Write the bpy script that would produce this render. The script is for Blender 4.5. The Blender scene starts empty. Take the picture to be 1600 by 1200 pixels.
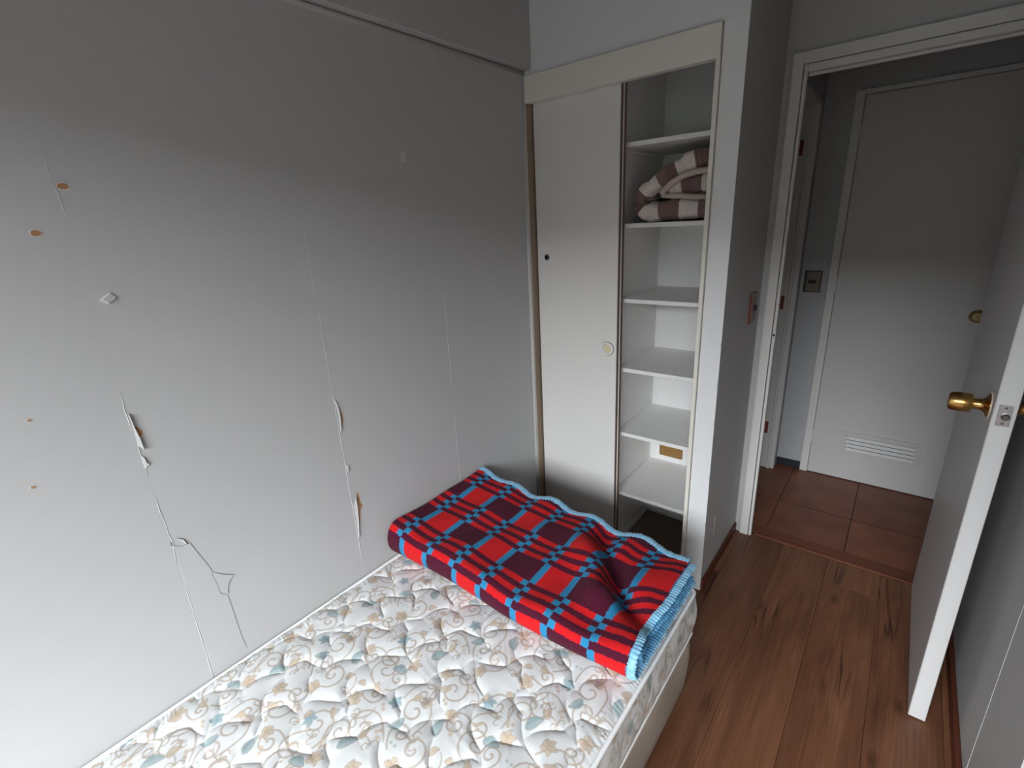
import bpy, bmesh, math, random
import numpy as np
from mathutils import Vector, Matrix

random.seed(7)
S = bpy.context.scene
COL = S.collection

# ---------------------------------------------------------------- camera
cam_data = bpy.data.cameras.new("camera")
cam = bpy.data.objects.new("camera", cam_data)
COL.objects.link(cam)
S.camera = cam
FPX = 757.574
cam_data.sensor_width = 36.0
cam_data.lens = FPX * 36.0 / 1600.0
cam_data.clip_start = 0.02
CR = Vector((0.78206574, 0.62112356, -0.05078094))
CU = Vector((-0.15892705, 0.27756919, 0.94746902))
CF = Vector((-0.60259055, 0.7329126, -0.31579069))
CX, CY, CZ = 1.369, 0.0, 1.6
cam.matrix_world = Matrix(((CR.x, CU.x, -CF.x, CX), (CR.y, CU.y, -CF.y, CY), (CR.z, CU.z, -CF.z, CZ), (0, 0, 0, 1)))

# ---------------------------------------------------------------- sky and light (overcast daylight through the window behind the camera)
ROOM_R, REAR, DOORWALL, CEIL = 1.717, -1.50, 2.40, 2.46
ROOM_E, NOOK = 3.00, 1.18      # the room widens to ROOM_E in front of y = NOOK
WIN = (0.40, 2.30, 0.80, 2.25)          # x0 x1 z0 z1 of the window in the rear wall
world = bpy.data.worlds.new("overcast_sky")
S.world = world
world.use_nodes = True
bg = world.node_tree.nodes["Background"]
# thin overcast sky, a little brighter towards the zenith
wt = world.node_tree
w_tc = wt.nodes.new('ShaderNodeTexCoord')
w_sep = wt.nodes.new('ShaderNodeSeparateXYZ')
wt.links.new(w_tc.outputs['Generated'], w_sep.inputs[0])
w_ramp = wt.nodes.new('ShaderNodeValToRGB')
w_ramp.color_ramp.elements[0].color = (0.62, 0.646, 0.666, 1)
w_ramp.color_ramp.elements[1].color = (0.93, 0.97, 1.0, 1)
wt.links.new(w_sep.outputs[2], w_ramp.inputs[0])
wt.links.new(w_ramp.outputs[0], bg.inputs[0])
bg.inputs[1].default_value = 33.0
pl = bpy.data.lights.new("window_portal", 'AREA')
pl.shape = 'RECTANGLE'
pl.size = WIN[1] - WIN[0]
pl.size_y = WIN[3] - WIN[2]
pl.cycles.is_portal = True
po = bpy.data.objects.new("window_portal", pl)
COL.objects.link(po)
po.location = ((WIN[0] + WIN[1]) / 2, REAR - 0.06, (WIN[2] + WIN[3]) / 2)
po.rotation_euler = (math.radians(90), 0, 0)

S.view_settings.view_transform = 'Standard'
S.view_settings.look = 'None'
S.view_settings.gamma = 1.0
S.view_settings.use_curve_mapping = False
S.view_settings.exposure = 0.0
S.cycles.use_denoising = True
S.cycles.diffuse_bounces = 6

# ---------------------------------------------------------------- materials
def srgb(r, g, b):
    f = lambda c: (c / 255 / 12.92) if c / 255 <= 0.04045 else ((c / 255 + 0.055) / 1.055) ** 2.4
    return (f(r), f(g), f(b), 1)

class NT:
    def __init__(self, name):
        self.m = bpy.data.materials.new(name)
        self.m.use_nodes = True
        self.t = self.m.node_tree
        self.b = self.t.nodes["Principled BSDF"]
    def n(self, typ, **kw):
        nd = self.t.nodes.new(typ)
        for k, v in kw.items():
            setattr(nd, k, v)
        return nd
    def l(self, a, b):
        self.t.links.new(a, b)
    def math(self, op, a, b=None, c=None):
        nd = self.n('ShaderNodeMath', operation=op)
        for i, v in enumerate((a, b, c)):
            if v is None: continue
            if isinstance(v, (int, float)): nd.inputs[i].default_value = v
            else: self.l(v, nd.inputs[i])
        return nd.outputs[0]
    def mix(self, fac, a, b):
        nd = self.n('ShaderNodeMix', data_type='RGBA')
        for i, v in ((0, fac), (6, a), (7, b)):
            if isinstance(v, (int, float)): nd.inputs[i].default_value = v
            elif isinstance(v, tuple): nd.inputs[i].default_value = v
            else: self.l(v, nd.inputs[i])
        return nd.outputs[2]
    def coord(self, scale=(1, 1, 1), out='Object', offset=None):
        tc = self.n('ShaderNodeTexCoord')
        mp = self.n('ShaderNodeMapping')
        mp.inputs['Scale'].default_value = scale
        self.l(tc.outputs[out], mp.inputs[0])
        if offset is not None: self.l(offset, mp.inputs['Location'])
        return mp.outputs[0]
    def noise(self, vec, scale, detail=3, rough=0.5, dist=0.0):
        nd = self.n('ShaderNodeTexNoise')
        nd.inputs['Scale'].default_value = scale
        nd.inputs['Detail'].default_value = detail
        nd.inputs['Roughness'].default_value = rough
        nd.inputs['Distortion'].default_value = dist
        self.l(vec, nd.inputs['Vector'])
        return nd.outputs[0]
    def ramp(self, fac, stops, interp='LINEAR'):
        nd = self.n('ShaderNodeValToRGB')
        cr = nd.color_ramp
        cr.interpolation = interp
        while len(cr.elements) < len(stops): cr.elements.new(0.5)
        for e, (p, c) in zip(cr.elements, stops):
            e.position = p
            e.color = c
        self.l(fac, nd.inputs[0])
        return nd.outputs[0]
    def bump(self, h, strength=0.3, dist=0.002):
        nd = self.n('ShaderNodeBump')
        nd.inputs['Strength'].default_value = strength
        nd.inputs['Distance'].default_value = dist
        self.l(h, nd.inputs['Height'])
        self.l(nd.outputs[0], self.b.inputs['Normal'])
    def base(self, c):
        if isinstance(c, tuple): self.b.inputs['Base Color'].default_value = c
        else: self.l(c, self.b.inputs['Base Color'])
    def set(self, rough=0.5, metal=0.0, spec=0.5):
        self.b.inputs['Roughness'].default_value = rough
        self.b.inputs['Metallic'].default_value = metal
        self.b.inputs['Specular IOR Level'].default_value = spec

def paint(name, c, rough=0.55, bump=0.08, bscale=220, spec=0.3, vary=0.03, dirt=0.0):
    n = NT(name)
    v = n.coord()
    k = n.noise(v, 1.7, 3)
    lo = tuple(x * (1 - vary) for x in c[:3]) + (1,)
    col = n.ramp(k, [(0.3, lo), (0.7, c)])
    if dirt:
        d = n.noise(v, 26, 5, 0.65)
        d2 = n.ramp(d, [(0.66, (0, 0, 0, 1)), (0.74, (1, 1, 1, 1))])
        col = n.mix(n.math('MULTIPLY', d2, dirt), col, srgb(120, 110, 98))
    n.base(col)
    n.set(rough, 0, spec)
    if bump:
        n.bump(n.noise(v, bscale, 3), bump, 0.001)
    return n.m

M = {}
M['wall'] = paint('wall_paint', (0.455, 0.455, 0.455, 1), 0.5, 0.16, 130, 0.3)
M['wall_hall'] = paint('hall_wall_paint', (0.41, 0.42, 0.435, 1), 0.6, 0.1)
M['ceiling'] = paint('ceiling_paint', (0.24, 0.24, 0.24, 1), 0.8, 0.1)
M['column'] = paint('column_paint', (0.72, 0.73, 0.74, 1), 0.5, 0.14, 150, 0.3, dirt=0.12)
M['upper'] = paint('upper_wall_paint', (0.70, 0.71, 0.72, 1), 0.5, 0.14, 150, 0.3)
M['closet'] = paint('closet_enamel', (0.71, 0.7, 0.68, 1), 0.4, 0.03, 80)
M['closet_in'] = paint('closet_lining', (0.8, 0.795, 0.785, 1), 0.45, 0.03, 80)
M['cream'] = paint('cream_enamel', (0.74, 0.715, 0.65, 1), 0.4, 0.04, 60, dirt=0.05)
M['trim'] = paint('trim_enamel', (0.64, 0.63, 0.615, 1), 0.38, 0.05, 70, dirt=0.1)
M['door'] = paint('door_enamel', (0.55, 0.54, 0.535, 1), 0.42, 0.05, 60)
M['door_edge'] = paint('door_edge_enamel', (0.55, 0.55, 0.55, 1), 0.5, 0.08, 90, dirt=0.25)
M['chipboard'] = paint('chipboard_edge', srgb(128, 108, 94), 0.8, 0.3, 300, vary=0.2)
M['jamb_wood'] = paint('bare_jamb_wood', srgb(150, 132, 112), 0.7, 0.2, 200, vary=0.15)
M['caulk'] = paint('white_filler', (0.56, 0.56, 0.56, 1), 0.6, 0.1)
M['foam'] = paint('white_foam', (0.74, 0.74, 0.73, 1), 0.7, 0.1)
M['plaster'] = paint('bare_plaster', srgb(176, 130, 92), 0.9, 0.4, 300, vary=0.25)
M['board'] = paint('bare_board', srgb(146, 112, 66), 0.85, 0.2, 200, vary=0.1)
M['base_wood'] = paint('stained_baseboard', srgb(98, 52, 36), 0.45, 0.1, 90, vary=0.3)
M['base_black'] = paint('black_baseboard', srgb(40, 42, 46), 0.5, 0.05)
M['black'] = paint('black_plastic', (0.012, 0.012, 0.013, 1), 0.4, 0.0)
M['dark'] = paint('vent_void', (0.04, 0.04, 0.04, 1), 0.8, 0.0)
M['switch_bronze'] = paint('bronze_switch_plate', srgb(132, 116, 106), 0.4, 0.0, vary=0.1)
M['switch_grey'] = paint('taupe_switch_plate', srgb(124, 112, 98), 0.4, 0.0)
M['switch_frame'] = paint('dark_switch_rim', srgb(46, 42, 40), 0.4, 0.0)
M['hinge'] = paint('copper_hinge', srgb(128, 62, 44), 0.4, 0.05)
M['piping'] = paint('mattress_piping', (0.80, 0.81, 0.81, 1), 0.7, 0.2, 400)
M['base_fabric'] = paint('base_fabric', srgb(158, 146, 132), 0.9, 0.3, 420, vary=0.12)  # fabric tone darkened to carry the shading of the bed's side
M['window'] = paint('window_enamel', (0.75, 0.75, 0.75, 1), 0.4, 0.0)
M['ground'] = paint('ground_outside', (0.04, 0.04, 0.038, 1), 0.9, 0.0)
M['blocker_dark'] = paint('sky_blocker_dark', (0.045, 0.05, 0.045, 1), 0.9, 0.0)  # kept very dark so the added block bounces little light
M['closet_floor'] = paint('closet_floor_board', srgb(150, 134, 120), 0.6, 0.1, vary=0.15)
M['pull_dish'] = paint('yellowed_pull_dish', srgb(214, 204, 170), 0.4, 0.0)

def metal(name, c, rough):
    n = NT(name)
    v = n.coord((1, 1, 1))
    k = n.noise(v, 90, 3)
    n.base(n.ramp(k, [(0.3, tuple(x * 0.8 for x in c[:3]) + (1,)), (0.7, c)]))
    n.set(rough, 1.0)
    return n.m
M['brass'] = metal('brushed_brass', (0.62, 0.37, 0.12, 1), 0.27)
M['brass_old'] = metal('old_brass', (0.50, 0.38, 0.20, 1), 0.35)
M['steel'] = metal('dull_steel', (0.55, 0.55, 0.55, 1), 0.35)
M['steel_dark'] = metal('dark_steel', (0.22, 0.22, 0.22, 1), 0.35)

def wood_floor():
    n = NT('oak_laminate')
    oi = n.n('ShaderNodeObjectInfo')
    cx = n.n('ShaderNodeCombineXYZ')
    n.l(n.math('MULTIPLY', oi.outputs['Random'], 37.0), cx.inputs[0])
    n.l(n.math('MULTIPLY', oi.outputs['Random'], 61.0), cx.inputs[1])
    off = cx.outputs[0]
    broad = n.noise(n.coord((7, 0.9, 1), offset=off), 1.0, 4, 0.6, 0.8)
    grain = n.noise(n.coord((150, 3.0, 1), offset=off), 1.0, 4, 0.6, 0.4)
    col = n.ramp(broad, [(0.25, srgb(86, 54, 39)), (0.5, srgb(120, 79, 56)), (0.75, srgb(142, 97, 70))])
    g = n.ramp(grain, [(0.3, (0.62, 0.60, 0.58, 1)), (0.6, (1, 1, 1, 1))])
    mul = n.n('ShaderNodeMix', data_type='RGBA', blend_type='MULTIPLY')
    mul.inputs[0].default_value = 0.75
    n.l(col, mul.inputs[6]); n.l(g, mul.inputs[7])
    col = mul.outputs[2]
    # dark heartwood streaks and knots that run with the grain
    st = n.noise(n.coord((15, 0.75, 1), offset=off), 1.0, 2, 0.45, 1.4)
    band = n.math('ABSOLUTE', n.math('SUBTRACT', st, 0.5))
    thin = n.ramp(band, [(0.0, (1, 1, 1, 1)), (0.012, (0.6, 0.6, 0.6, 1)), (0.035, (0, 0, 0, 1))])
    gate = n.ramp(n.noise(n.coord((4, 1.6, 1), offset=off), 1.3, 2), [(0.5, (0, 0, 0, 1)), (0.62, (1, 1, 1, 1))])
    col = n.mix(n.math('MULTIPLY', n.math('MULTIPLY', thin, gate), 0.85), col, srgb(44, 22, 16))
    kn = n.n('ShaderNodeTexVoronoi')
    kn.inputs['Scale'].default_value = 1.0
    n.l(n.coord((7.5, 3.2, 1), offset=off), kn.inputs['Vector'])
    knot = n.ramp(kn.outputs['Distance'], [(0.03, (1, 1, 1, 1)), (0.16, (0, 0, 0, 1))])
    col = n.mix(n.math('MULTIPLY', knot, 0.65), col, srgb(60, 34, 24))
    tint = n.math('MULTIPLY_ADD', oi.outputs['Random'], 0.22, 0.86)
    hs = n.n('ShaderNodeHueSaturation')
    n.l(tint, hs.inputs['Value']); n.l(col, hs.inputs['Color'])
    n.base(hs.outputs[0])
    n.set(0.42, 0, 0.4)
    n.bump(grain, 0.12, 0.0006)
    return n.m
M['plank'] = wood_floor()

def tile_mat():
    n = NT('terracotta_tile')
    oi = n.n('ShaderNodeObjectInfo')
    v = n.coord()
    k = n.noise(v, 6, 5, 0.6)
    col = n.ramp(k, [(0.3, srgb(112, 66, 48)), (0.7, srgb(140, 86, 62))])
    hs = n.n('ShaderNodeHueSaturation')
    n.l(n.math('MULTIPLY_ADD', oi.outputs['Random'], 0.2, 0.88), hs.inputs['Value'])
    n.l(col, hs.inputs['Color'])
    n.base(hs.outputs[0])
    n.set(0.4, 0, 0.4)
    n.bump(n.noise(v, 40, 3), 0.1, 0.001)
    return n.m
M['tile'] = tile_mat()
M['grout'] = paint('dark_grout', srgb(62, 38, 28), 0.9, 0.2)
M['subfloor'] = paint('subfloor', srgb(40, 26, 20), 0.9, 0.0)
M['threshold'] = paint('threshold_wood', srgb(118, 70, 50), 0.45, 0.1, 120, vary=0.2)

def print_fabric():
    n = NT('floral_ticking')
    at = n.n('ShaderNodeVertexColor')
    at.layer_name = 'print'
    n.base(at.outputs[0])
    n.set(0.75, 0, 0.25)
    v = n.coord()
    n.bump(n.noise(v, 700, 2), 0.12, 0.0006)
    n.b.inputs['Sheen Weight'].default_value = 0.1
    return n.m
M['ticking'] = print_fabric()

def plaid():
    n = NT('plaid_wool')
    tc = n.n('ShaderNodeTexCoord')
    sp = n.n('ShaderNodeSeparateXYZ')
    n.l(tc.outputs['UV'], sp.inputs[0])
    mp = n.n('ShaderNodeMapping')
    n.l(tc.outputs['UV'], mp.inputs[0])
    w1 = n.noise(mp.outputs[0], 160, 2)
    w2 = n.noise(mp.outputs[0], 420, 2)
    wob = n.math('MULTIPLY_ADD', n.math('ADD', n.math('SUBTRACT', w1, 0.5), n.math('SUBTRACT', w2, 0.5)), 0.0085, 0.0)
    u = n.math('ADD', sp.outputs[0], wob)
    vv = n.math('SUBTRACT', sp.outputs[1], wob)
    d = n.math('PINGPONG', n.math('SUBTRACT', u, 0.137 - 2.58), 0.129)
    w = n.math('MULTIPLY', n.math('FRACT', n.math('DIVIDE', n.math('ADD', vv, 2.0 - 0.103), 0.2)), 0.2)
    thin = n.math('GREATER_THAN', w, 0.097)
    k = n.math('FLOOR', n.math('DIVIDE', n.math('SUBTRACT', w, 0.097), 0.0206))
    odd = n.math('MULTIPLY', thin, n.math('LESS_THAN', n.math('ABSOLUTE', n.math('MODULO', k, 2.0)), 0.5))
    # d' = d on even rows, 0.132 - d on odd rows
    dm = n.math('ADD', d, n.math('MULTIPLY', odd, n.math('SUBTRACT', 0.132, n.math('MULTIPLY', d, 2.0))))
    fac = n.math('MULTIPLY_ADD', dm, 5.0, 0.1)
    RED, BLUE, MAR = srgb(196, 26, 30), srgb(42, 128, 172), srgb(74, 18, 40)
    col = n.ramp(fac, [(0.0, RED), (0.1 + 0.044 * 5, BLUE), (0.1 + 0.066 * 5, MAR)], 'CONSTANT')
    fz = n.noise(mp.outputs[0], 900, 3, 0.7)
    fl = n.ramp(fz, [(0.25, (0.72, 0.72, 0.72, 1)), (0.65, (1.08, 1.08, 1.08, 1))])
    mul = n.n('ShaderNodeMix', data_type='RGBA', blend_type='MULTIPLY')
    mul.inputs[0].default_value = 0.8
    n.l(col, mul.inputs[6]); n.l(fl, mul.inputs[7])
    # pale lint
    vo = n.n('ShaderNodeTexVoronoi')
    vo.inputs['Scale'].default_value = 75
    n.l(mp.outputs[0], vo.inputs['Vector'])
    lint = n.ramp(vo.outputs['Distance'], [(0.055, (1, 1, 1, 1)), (0.085, (0, 0, 0, 1))])
    n.base(n.mix(n.math('MULTIPLY', lint, 0.35), mul.outputs[2], srgb(190, 150, 140)))
    n.set(0.95, 0, 0.15)
    n.b.inputs['Sheen Weight'].default_value = 0.03
    n.b.inputs['Sheen Roughness'].default_value = 0.5
    n.bump(n.math('ADD', fz, n.math('MULTIPLY', w2, 0.6)), 0.6, 0.0018)
    return n.m
M['plaid'] = plaid()

def satin(nm, lo, hi):
    n = NT(nm)
    v = n.coord()
    k = n.noise(v, 60, 3)
    n.base(n.ramp(k, [(0.3, lo), (0.7, hi)]))
    n.set(0.42, 0, 0.4)
    n.b.inputs['Sheen Weight'].default_value = 0.2
    return n.m
M['satin'] = satin('blue_satin', srgb(112, 170, 206), srgb(140, 192, 220))
M['satin_deep'] = satin('deep_blue_satin', srgb(60, 122, 164), srgb(88, 150, 188))  # lower layers' blue, deepened for the shadow under the top layer

def fleece():
    n = NT('checked_fleece')
    tc = n.n('ShaderNodeTexCoord')
    mp = n.n('ShaderNodeMapping')
    n.l(tc.outputs['UV'], mp.inputs[0])
    sp = n.n('ShaderNodeSeparateXYZ')
    n.l(tc.outputs['UV'], sp.inputs[0])
    wob = n.math('MULTIPLY', n.math('SUBTRACT', n.noise(mp.outputs[0], 90, 3), 0.5), 0.010)
    a = n.math('FLOOR', n.math('DIVIDE', n.math('ADD', n.math('ADD', sp.outputs[0], wob), 2.0), 0.078))
    b = n.math('FLOOR', n.math('DIVIDE', n.math('ADD', n.math('ADD', sp.outputs[1], wob), 2.0), 0.085))
    par = n.math('MODULO', n.math('ADD', a, b), 2.0)
    k = n.noise(mp.outputs[0], 260, 4, 0.7)
    brown = n.ramp(k, [(0.3, srgb(98, 78, 74)), (0.7, srgb(142, 116, 110))])
    cream = n.ramp(k, [(0.3, srgb(206, 194, 188)), (0.7, srgb(236, 228, 222))])
    n.base(n.mix(n.math('GREATER_THAN', par, 0.5), cream, brown))
    n.set(0.95, 0, 0.1)
    n.b.inputs['Sheen Weight'].default_value = 0.3
    n.bump(k, 0.7, 0.003)
    return n.m
M['fleece'] = fleece()
M['fleece_hem'] = paint('fleece_hem', srgb(192, 176, 168), 0.9, 0.3, 250)

# ---------------------------------------------------------------- mesh helpers
ROOTS = {}
def tag(o, label, cat, group=None, kind=None):
    o['label'] = label
    o['category'] = cat
    if group: o['group'] = group
    if kind: o['kind'] = kind
    return o

def thing(name, label, cat, loc, kind=None, group=None):
    o = bpy.data.objects.new(name, None)
    COL.objects.link(o)
    o.location = loc
    o.empty_display_size = 0.05
    tag(o, label, cat, group, kind)
    return o

def wloc(o):
    p = Vector((0, 0, 0))
    while o is not None:
        p += o.location
        o = o.parent
    return p

def link(name, me, mat, parent=None, origin=None, smooth=False):
    """Mesh given in world coordinates -> object whose origin sits at its base centre."""
    n = len(me.vertices)
    co = np.empty(n * 3, dtype=np.float64)
    me.vertices.foreach_get('co', co)
    co = co.reshape(-1, 3)
    lo, hi = co.min(0), co.max(0)
    org = np.array(origin if origin is not None else ((lo[0] + hi[0]) / 2, (lo[1] + hi[1]) / 2, lo[2]))
    me.vertices.foreach_set('co', (co - org).ravel())
    me.update()
    o = bpy.data.objects.new(name, me)
    COL.objects.link(o)
    for m in (mat if isinstance(mat, (list, tuple)) else [mat]):
        me.materials.append(M[m] if isinstance(m, str) else m)
    if smooth:
        me.polygons.foreach_set('use_smooth', [True] * len(me.polygons))
    if parent is not None:
        o.parent = parent
        o.location = Vector(org) - wloc(parent)
    else:
        o.location = Vector(org)
    return o

def bm_box(bm, x0, x1, y0, y1, z0, z1, bev=0.0, seg=1):
    vs = [bm.verts.new(p) for p in ((x0, y0, z0), (x1, y0, z0), (x1, y1, z0), (x0, y1, z0), (x0, y0, z1), (x1, y0, z1), (x1, y1, z1), (x0, y1, z1))]
    fs = [bm.faces.new([vs[i] for i in f]) for f in ((3, 2, 1, 0), (4, 5, 6, 7), (0, 1, 5, 4), (1, 2, 6, 5), (2, 3, 7, 6), (3, 0, 4, 7))]
    if bev > 0:
        es = list({e for f in fs for e in f.edges})
        bmesh.ops.bevel(bm, geom=es, offset=bev, segments=seg, affect='EDGES', profile=0.5)

def fin(bm, name):
    bmesh.ops.recalc_face_normals(bm, faces=bm.faces)
    me = bpy.data.meshes.new(name)
    bm.to_mesh(me)
    bm.free()
    return me

def boxes(name, lst, mat, parent=None, bev=0.001, seg=1):
    bm = bmesh.new()
    for b in lst:
        bm_box(bm, *b, bev=bev, seg=seg)
    return link(name, fin(bm, name), mat, parent)

def box(name, b, mat, parent=None, bev=0.001, seg=1):
    return boxes(name, [b], mat, parent, bev, seg)

def frame_axes(axis):
    a = Vector(axis).normalized()
    h = Vector((0, 0, 1)) if abs(a.z) < 0.9 else Vector((1, 0, 0))
    u = a.cross(h).normalized()
    return a, u, a.cross(u).normalized()

def lathe(name, prof, org, axis, mat, parent=None, seg=32, smooth=True):
    """prof = [(distance along axis, radius)]; closed with caps where the radius is 0."""
    a, u, v = frame_axes(axis)
    org = Vector(org)
    bm = bmesh.new()
    rings = []
    for (d, r) in prof:
        if r < 1e-6:
            rings.append([bm.verts.new(org + a * d)])
        else:
            rings.append([bm.verts.new(org + a * d + (u * math.cos(t) + v * math.sin(t)) * r) for t in [2 * math.pi * i / seg for i in range(seg)]])
    for A, B in zip(rings, rings[1:]):
        for i in range(seg):
            j = (i + 1) % seg
            if len(A) == 1 and len(B) == 1: continue
            if len(A) == 1: bm.faces.new((A[0], B[j], B[i]))
            elif len(B) == 1: bm.faces.new((A[i], A[j], B[0]))
            else: bm.faces.new((A[i], A[j], B[j], B[i]))
    o = link(name, fin(bm, name), mat, parent)
    if smooth:
        for p in o.data.polygons: p.use_smooth = True
        o.data.set_sharp_from_angle(angle=math.radians(40))
    return o

def prism_yz(name, pts, x0, x1, mat, parent=None):
    """polygon in the (y,z) plane extruded along x."""
    bm = bmesh.new()
    A = [bm.verts.new((x0, y, z)) for y, z in pts]
    B = [bm.verts.new((x1, y, z)) for y, z in pts]
    bm.faces.new(A); bm.faces.new(B)
    for i in range(len(pts)):
        j = (i + 1) % len(pts)
        bm.faces.new((A[i], A[j], B[j], B[i]))
    return link(name, fin(bm, name), mat, parent)

def prism_xz(name, pts, y0, y1, mat, parent=None):
    bm = bmesh.new()
    A = [bm.verts.new((x, y0, z)) for x, z in pts]
    B = [bm.verts.new((x, y1, z)) for x, z in pts]
    bm.faces.new(A); bm.faces.new(B)
    for i in range(len(pts)):
        j = (i + 1) % len(pts)
        bm.faces.new((A[i], A[j], B[j], B[i]))
    return link(name, fin(bm, name), mat, parent)

def tube(name, pts, rad, mat, parent=None, seg=8, closed=False, radfn=None, flat=None, up=None):
    """tube along pts; radfn(i) scales; flat=(a,b) ellipse half sizes along 'up' normal / sideways."""
    P = [Vector(p) for p in pts]
    n = len(P)
    bm = bmesh.new()
    rings = []
    for i in range(n):
        if closed: t = P[(i + 1) % n] - P[i - 1]
        else: t = P[min(i + 1, n - 1)] - P[max(i - 1, 0)]
        t.normalize()
        h = Vector(up(i)) if up else (Vector((0, 0, 1)) if abs(t.z) < 0.9 else Vector((1, 0, 0)))
        s = t.cross(h).normalized()
        w = s.cross(t).normalized()
        k = radfn(i) if radfn else 1.0
        a, b = (flat if flat else (rad, rad))
        rings.append([bm.verts.new(P[i] + s * (math.cos(q) * a * k) + w * (math.sin(q) * b * k)) for q in [2 * math.pi * j / seg for j in range(seg)]])
    m = n if closed else n - 1
    for i in range(m):
        A, B = rings[i], rings[(i + 1) % n]
        for j in range(seg):
            bm.faces.new((A[j], A[(j + 1) % seg], B[(j + 1) % seg], B[j]))
    if not closed:
        bm.faces.new(rings[0]); bm.faces.new(rings[-1])
    return link(name, fin(bm, name), mat, parent, smooth=True)

def grid_mesh(name, co, nu, nv, uv=None, closed_v=False):
    """co: (nu*nv,3) array in row-major order (u outer)."""
    me = bpy.data.meshes.new(name)
    iu = np.arange(nu - 1)[:, None]
    if closed_v:
        jv = np.arange(nv)[None, :]; jn = (jv + 1) % nv
    else:
        jv = np.arange(nv - 1)[None, :]; jn = jv + 1
    q = np.stack([iu * nv + jv, (iu + 1) * nv + jv, (iu + 1) * nv + jn, iu * nv + jn], -1).reshape(-1, 4)
    nf = len(q)
    me.vertices.add(len(co))
    me.vertices.foreach_set('co', np.asarray(co, dtype=np.float32).ravel())
    me.loops.add(nf * 4)
    me.loops.foreach_set('vertex_index', q.astype(np.int32).ravel())
    me.polygons.add(nf)
    me.polygons.foreach_set('loop_start', np.arange(0, nf * 4, 4, dtype=np.int32))
    me.polygons.foreach_set('loop_total', np.full(nf, 4, dtype=np.int32))
    me.update(calc_edges=True)
    if uv is not None:
        lay = me.uv_layers.new(name='UVMap')
        lay.data.foreach_set('uv', np.asarray(uv, dtype=np.float32)[q.ravel()].ravel())
    me.validate()
    return me

# ================================================================ THE SETTING
# ---- bedroom floor: separate laminate planks
floor = boxes('floor', [(-0.1, ROOM_E + 0.1, REAR - 0.1, 2.415, -0.06, -0.009)], 'subfloor', bev=0)
tag(floor, 'brown oak laminate bedroom floor of long planks beside the bed', 'floor', kind='structure')
seams = [0.0, 0.11, 0.307, 0.504, 0.701, 0.898, 1.095, 1.289, 1.490, 1.687, 1.884, 2.081, 2.278, 2.475, 2.672, 2.869, ROOM_E]
joints = {0: [0.6], 1: [1.3], 2: [0.2], 3: [1.0], 4: [2.022, 0.7], 5: [0.35], 6: [0.95], 7: [2.23, 0.95], 8: [0.4], 9: [1.2], 10: [0.1], 11: [0.8], 12: [0.3], 13: [0.9], 14: [0.0], 15: [0.6]}
for i in range(16):
    ys = [REAR] + sorted(joints[i]) + [2.412 if i < 10 else NOOK]
    for a, b in zip(ys, ys[1:]):
        box('plank', (seams[i] + 0.0004, seams[i + 1] - 0.0004, a + 0.0004, b - 0.0004, -0.009, 0.0), 'plank', floor, 0.0007)

# ---- hall floor: terracotta tiles
hall = boxes('hall_floor', [(-0.7, 2.4, 2.415, 3.40, -0.06, -0.0015)], 'grout', bev=0)
tag(hall, 'terracotta tiled hall floor beyond the bedroom doorway', 'floor', kind='structure')
for i in range(-4, 4):
    for (a, b) in ((2.50, 2.832), (2.832, 3.298)):
        box('tile', (0.993 + 0.347 * i + 0.002, 0.993 + 0.347 * (i + 1) - 0.002, a + 0.004, b - 0.004, -0.006, 0.0), 'tile', hall, 0.001)
th = boxes('trim_1', [(0.955, 1.643, 2.413, 2.433, -0.006, 0.004), (0.80, 1.80, 2.435, 2.499, -0.006, 0.002)], 'threshold', bev=0.002)
tag(th, 'reddish wooden threshold strip between laminate and hall tiles', 'threshold', kind='structure')

# ---- left wall: painted board panels, seams, flaking paint
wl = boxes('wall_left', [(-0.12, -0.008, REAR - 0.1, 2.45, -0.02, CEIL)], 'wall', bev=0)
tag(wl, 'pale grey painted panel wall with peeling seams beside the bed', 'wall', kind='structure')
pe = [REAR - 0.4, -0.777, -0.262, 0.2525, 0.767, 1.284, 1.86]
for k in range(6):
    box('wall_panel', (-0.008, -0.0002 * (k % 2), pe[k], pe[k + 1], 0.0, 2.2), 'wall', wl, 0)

def ridge(pts, r0=0.0011, jit=0.0012):
    P = []
    for (y0, z0), (y1, z1) in zip(pts, pts[1:]):
        n = max(2, int(math.hypot(y1 - y0, z1 - z0) / 0.03))
        for i in range(n):
            t = i / n
            P.append((0.0, y0 + (y1 - y0) * t + random.uniform(-jit, jit), z0 + (z1 - z0) * t))
    P.append((0.0, pts[-1][0], pts[-1][1]))
    ph = random.random() * 6
    return tube('seam_ridge', P, r0 * 0.8, 'caulk', wl, seg=6, radfn=lambda i: (0.55 + 0.45 * abs(math.sin(i * 0.7 + ph))) * (0.3 if i in (0, len(P) - 1) else 1))
ridge([(0.251, 1.772), (0.2515, 1.735)], 0.0012)
ridge([(0.2515, 1.728), (0.255, 1.70), (0.258, 1.66)], 0.0013)
ridge([(0.252, 1.275), (0.250, 1.235), (0.2525, 1.165)], 0.0016)
ridge([(0.2525, 1.16), (0.253, 1.06)], 0.0014)
ridge([(0.253, 1.0), (0.2535, 0.955), (0.258, 0.865), (0.254, 0.80)], 0.0015)
ridge([(0.256, 0.735), (0.254, 0.60), (0.254, 0.40)], 0.0014)
ridge([(0.765, 1.80), (0.766, 1.70)], 0.0006)
ridge([(0.766, 1.66), (0.767, 1.50), (0.768, 1.40)], 0.0008)
ridge([(0.768, 1.38), (0.767, 1.11)], 0.0010)
ridge([(0.767, 1.11), (0.766, 0.84), (0.766, 0.62), (0.767, 0.46)], 0.0014)
ridge([(1.286, 1.62), (1.285, 1.50)], 0.0009)
ridge([(1.285, 1.40), (1.2845, 1.20)], 0.0012)
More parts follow.
